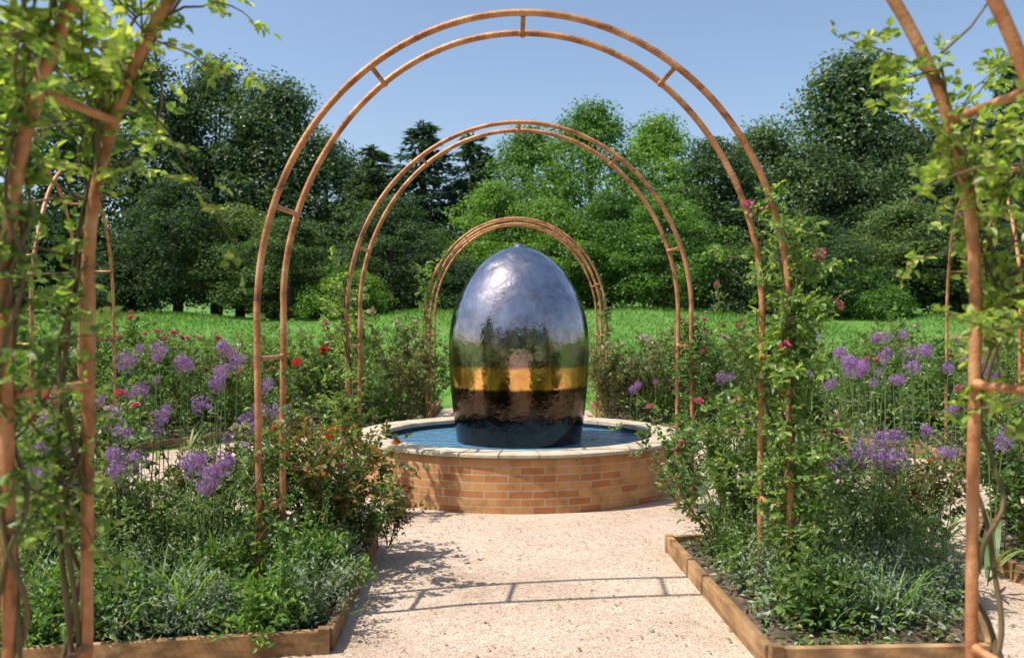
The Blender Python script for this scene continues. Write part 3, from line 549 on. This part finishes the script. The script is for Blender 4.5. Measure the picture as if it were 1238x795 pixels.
# ------------------------------------------------------------------ low ground cover and meadow grass
for nm, cnt in (('left front', 5200), ('right front', 2600), ('far right', 3500), ('back left', 9000), ('back right', 9000)):
    P = np.array([(*in_bed(nm, .04), 0) for _ in range(cnt)]); P[:, 2] = .07 + rng.uniform(0, 1, cnt) ** 2 * (.13 if 'front' in nm else .45)
    cl = np.sin(P[:, 0] * 5 + 1) * np.sin(P[:, 1] * 6) + rng.normal(0, .4, cnt); g = MB(); big = 1 if 'back' not in nm else 2.0
    for mi, sel in enumerate((cl < -.25, (cl >= -.25) & (cl < .3), cl >= .3)):
        q = P[sel]; k = len(q); a0 = g.n; g.leaves(q, rv(k) * [1, 1, .4] + [0, 0, .3], rv(k) * .5 + [0, 0, 1], rng.uniform(.025, .06, k) * big, rng.uniform(.012, .026, k) * big); g.M[-1][:] = mi
    lab = {'left front': 'low leafy ground cover in the front left bed', 'right front': 'low leafy ground cover in the front right bed', 'far right': 'low leafy ground cover in the far right bed', 'back left': 'leafy undergrowth filling the deep bed behind the pool at left', 'back right': 'leafy undergrowth filling the deep bed behind the pool at right'}[nm]
    tag(g.build('ground_cover', [M['leaf_fresh'], M['leaf_silver'], M['leaf_olive']]), lab, 'ground cover', kind='stuff')
n = 95000; y = rng.uniform(12.5, 29, n); x = rng.uniform(-1, 1, n) * (y * .62 + 1); keep = ~((np.abs(x) < 1.3) & (y < 17)) & ~((np.abs(x) > 1.3) & (y < 16.1)); x, y = x[keep], y[keep]; n = len(x)
g = MB(); hh = rng.uniform(.04, .13, n) * (1 + .4 * np.sin(x * .8) * np.sin(y * .7)); D = np.stack([rng.normal(0, .35, n), rng.normal(0, .35, n), np.ones(n)], -1)
g.leaves(np.stack([x, y, bank(x, y) - .01], -1), D, rv(n) * [1, 1, .1], hh, (.010 + .0008 * y) * rng.uniform(.5, 1.2, n), fold=0, droop=.15, six=False); tag(g.build('grass', M['grass']), 'bright green meadow grass on the rising bank behind the beds', 'grass', kind='stuff')

# ------------------------------------------------------------------ trees
def tree_proto(kind, mat, K, per, leaf, w=.36, seed=0, z0=.10, top=1.0, cone=False):
    """unit tree 10 m tall; scaled when placed"""
    rs = np.random.default_rng(seed); H = 10.0; root = empty(kind); g = MB(); gt = MB(); c = []
    while len(c) < K:
        u = rs.random(); z = z0 + (top - z0) * u; pr = math.sin(PI * (min(1, u * .93 + .10)) ** .85) ** .7; pr = (1.05 - u) ** .8 * 1.1 if cone else pr; rad = w * pr * (0.45 + .7 * rs.random()); a = rs.uniform(0, 2 * PI)
        c.append([math.cos(a) * rad * H, math.sin(a) * rad * H, z * H * (.96 + .04 * rs.random())])
    c = np.array(c); P = []; D = []
    for q in c:
        r = rs.choice([.35, .55, .8, 1.1]) * rs.uniform(.85, 1.15); n = int(per * r ** 1.3); d = nz(rs.normal(size=(n, 3)) + [0, 0, .35]); rr = r * (rs.uniform(.15, 1.0, n) ** .5 + np.abs(rs.normal(0, .13, n))); p = q + d * rr[:, None] * [1.1, 1.1, .75]; P.append(p); D.append(d)
    P = np.vstack(P); D = np.vstack(D); n = len(P); P[:, 2] = np.maximum(P[:, 2], .05); N = nz(D + rs.normal(0, .55, (n, 3)) + [0, 0, .4]); T = nz(np.cross(N, rs.normal(size=(n, 3))))
    g.leaves(P, T, N, leaf * rs.choice([.55, .85, 1.3], n) * rs.uniform(.8, 1.2, n), leaf * .6, fold=.15, droop=.1, six=False); g.build('crown', M[mat], root)
    gt.tube([(0, 0, 0), (.05, 0, 2), (-.05, .05, 4.5), (0, 0, 8)], [.28, .22, .15, .03], 9)
    for q in c[rs.choice(len(c), 16)]:
        zb = min(q[2] * .75, 7); gt.tube([(0, 0, zb), (q[0] * .5, q[1] * .5, zb + (q[2] - zb) * .35), tuple(q)], [.09, .055, .015], 5)
    gt.build('trunk', M['bark'], root, smooth=True); return root
def conifer(kind, mat, seed, w=.2):
    rs = np.random.default_rng(seed); root = empty(kind); g = MB(); gt = MB(); gt.tube([(0, 0, 0), (0, 0, 5), (0, 0, 9.9)], [.22, .12, .02], 8)
    for lv in range(46):
        u = lv / 46; z = .4 + 9.4 * u; R_ = w * 10 * (1 - u) ** .85 * rs.uniform(.75, 1.1) + .15
        for b_ in range(int(9 - 4 * u)):
            a = rs.uniform(0, 2 * PI); K = int(52 * (R_ / 2) + 14); t = rs.uniform(.1, 1, K); dr = R_ * t; zz = z - .28 * R_ * t + .18 * R_ * t * t + rs.normal(0, .05, K)
            sp_ = rs.normal(0, .16, K) * (1.1 - t) * R_ * .9; p = np.stack([math.cos(a) * dr - math.sin(a) * sp_, math.sin(a) * dr + math.cos(a) * sp_, zz], -1)
            d = np.stack([np.full(K, math.cos(a)), np.full(K, math.sin(a)), np.full(K, -.2)], -1) + rs.normal(0, .5, (K, 3)); g.leaves(p, d, rs.normal(0, .4, (K, 3)) + [0, 0, 1], .26 * rs.uniform(.6, 1.2, K), .09, fold=.1, droop=.25, six=False)
    g.build('crown', M[mat], root); gt.build('trunk', M['bark'], root, smooth=True); return root
def shrub_proto(mat, seed):
    rs = np.random.default_rng(seed); root = empty('large_shrub'); g = MB(); gt = MB(); P = []; D = []
    for _ in range(150):
        a = rs.uniform(0, 2 * PI); u = rs.random() ** .6; z = rs.uniform(.1, 1); rad = 2.6 * u * math.sqrt(max(.05, 1 - (z * .93) ** 2)); q = np.array([rad * math.cos(a), rad * math.sin(a), z * 3.7 * rs.uniform(.8, 1.05)])
        r = rs.uniform(.3, .75); n = int(260 * r); d = nz(rs.normal(size=(n, 3)) + [0, 0, .3]); P.append(q + d * (r * rs.uniform(.3, 1.15, n) ** .6)[:, None]); D.append(d)
        if _ < 14: gt.tube([(0, 0, 0), (q[0] * .4, q[1] * .4, q[2] * .5), tuple(q)], [.07, .045, .01], 5)
    P = np.vstack(P); D = np.vstack(D); n = len(P); P[:, 2] = np.maximum(P[:, 2], .03); N = nz(D + rs.normal(0, .6, (n, 3)) + [0, 0, .3]); T = nz(np.cross(N, rs.normal(size=(n, 3))))
    g.leaves(P, T, N, .15 * rs.uniform(.6, 1.3, n), .085, fold=.15, droop=.1, six=False); g.build('crown', M[mat], root); gt.build('trunk', M['bark'], root, smooth=True); return root
TP = {'dark': tree_proto('broadleaf_tree', 'tree_dark', 150, 230, .20, .34, 1), 'mid': tree_proto('broadleaf_tree', 'tree_mid', 150, 230, .19, .30, 2), 'bright': tree_proto('broadleaf_tree', 'tree_bright', 150, 230, .20, .38, 3),
      'tall': tree_proto('broadleaf_tree', 'tree_mid', 170, 230, .19, .24, 4, .08, 1.0, True), 'spruce': conifer('spruce_tree', 'tree_blue', 5), 'bushy': shrub_proto('tree_dark', 6), 'bushy2': shrub_proto('tree_bright', 8), 'bushy3': shrub_proto('tree_mid', 9)}
def tree(k, px, d, py, wpx, lab, behind=False, cat='tree'):
    """py: where the top shows; wpx: crown width in the picture"""
    x = wx(px, d) if not behind else px; z0 = float(bank(np.array(x), np.array(d))) - .05; h = (wz(py, d) - z0) if not behind else py; p = TP[k]
    nat = {'dark': .72, 'mid': .64, 'bright': .8, 'tall': .5, 'spruce': .4, 'bushy': 1.3, 'bushy2': 1.3, 'bushy3': 1.3}[k]; w = (wpx / FPX * d) if not behind else wpx; sw = w / (10 * nat); sc = (sw, sw, h / 10.2)
    if 'bushy' in k: sw = w / 5.6; sc = (sw, sw, h / 4.1)
    rz = random.uniform(0, 6)
    if p in USED: o = dup(p, (x, d, z0), rz, sc)
    else: kids(p); p.location = (x, d, z0); p.rotation_euler = (0, 0, rz); p.scale = sc; USED.add(p); o = p
    tag(o, lab, cat, 'shrubs at the foot of the trees' if 'bushy' in k else 'trees beyond the lawn')
for t in [('dark', 20, 30, 60, 260, 'tall dark tree at the far left behind the climbing rose'), ('mid', 165, 33, 62, 210, 'tall pale topped tree left of the large arch'), ('dark', 262, 35, 68, 200, 'tall dark tree crowning the left gap beside the arch'),
          ('mid', 330, 34, 95, 190, 'grey green tree sloping down behind the left side of the large arch'), ('dark', 395, 36, 165, 170, 'dark tree showing low between large arch and middle arch at left'), ('dark', 455, 33, 205, 170, 'short dark tree behind the left shoulder of the middle arch'),
          ('spruce', 512, 33, 138, 190, 'bluish spruce with narrow top left of centre'), ('spruce', 572, 34, 152, 170, 'second bluish spruce nearer the middle, slightly lower'), ('spruce', 452, 33, 168, 180, 'leftmost bluish spruce, lowest of the three'),
          ('bright', 640, 34, 160, 190, 'bright green tree directly above the urn'), ('bright', 715, 32, 132, 210, 'tallest bright green tree, inside the large arch at right'), ('bright', 795, 35, 148, 190, 'bright green tree crossed by the right side of the large arch'),
          ('dark', 862, 33, 165, 190, 'dark round tree right of the bright green trees'), ('mid', 925, 34, 148, 170, 'grey green tree right behind the right leg of the large arch'), ('tall', 1035, 36, 70, 190, 'tall conical tree rising above its neighbours at right'),
          ('dark', 985, 34, 175, 170, 'dark tree at the left foot of the tall conical tree'), ('dark', 1095, 34, 150, 170, 'dark tree between the tall conical tree and the right edge'), ('mid', 1160, 33, 135, 180, 'grey green tree behind the near arch leg at right'),
          ('spruce', 1225, 31, 60, 170, 'tall spruce cut by the right edge of the view'), ('dark', 1290, 36, 100, 220, 'dark tree at the right edge behind the spruce')]: tree(*t)
HEDGE = [('mid', 5, 27, 240, 150), ('dark', 75, 28, 255, 170), ('bushy', 140, 27, 315, 150), ('dark', 215, 28, 215, 170), ('mid', 290, 29, 250, 150), ('dark', 350, 27, 262, 170), ('bushy2', 420, 26, 322, 120), ('dark', 475, 28, 235, 150), ('bushy', 545, 27, 305, 140), ('bright', 600, 29, 225, 160), ('bright', 665, 28, 245, 160),
         ('bright', 735, 28, 235, 150), ('bright', 805, 27, 240, 170), ('bushy3', 865, 27, 312, 130), ('bushy3', 905, 27, 300, 150), ('dark', 985, 27, 262, 150), ('bushy2', 1040, 26, 322, 120), ('mid', 1090, 28, 245, 160), ('dark', 1165, 27, 255, 170), ('dark', 1245, 28, 235, 180)]
for i, (k, px, d, py, w) in enumerate(HEDGE): tree(k, px, d, py, w, f"{dict(bushy='dark', bushy2='bright', bushy3='grey green', mid='grey green', dark='dark', bright='bright')[k]} low {'shrub' if 'bushy' in k else 'tree'} in the front row before the tall trees, {ORD[i]} from left", cat='shrub' if 'bushy' in k else 'tree')
for i, (k, x, y, h, w) in enumerate([('dark', -16, -16, 10, 9), ('dark', -9, -20, 12, 9), ('bright', -2, -22, 11, 10), ('dark', 5, -21, 12, 9), ('mid', 12, -18, 11, 9), ('dark', 18, -12, 11, 9), ('dark', -20, -6, 11, 9)]):
    tree(k, x, y, h, w, f"tree behind the viewer mirrored in the urn, {ORD[i]} of seven", True)

# ------------------------------------------------------------------ labels of the planted things
groups = {}
for o, kind, bed, x, y in PLACED: groups.setdefault((kind, bed), []).append((px_of(x, y), o))
for (kind, bed), L_ in groups.items():
    L_.sort(key=lambda t: t[0])
    for i, (_, o) in enumerate(L_):
        lab = f"{DESC[kind]}, {ORD[i]} from left in the {bed}" if len(L_) > 1 else f"{DESC[kind]}, the only one in the {bed}"
        tag(o, lab, CAT[kind], ('alliums in the ' if kind == 'allium' else 'roses in the ' if 'rose' in kind else 'low plants in the ') + bed)
for L_ in PR.values():                                     # a prototype that was never planted
    for p in L_:
        if p not in USED:
            for c in list(p.children): bpy.data.objects.remove(c)
            bpy.data.objects.remove(p)
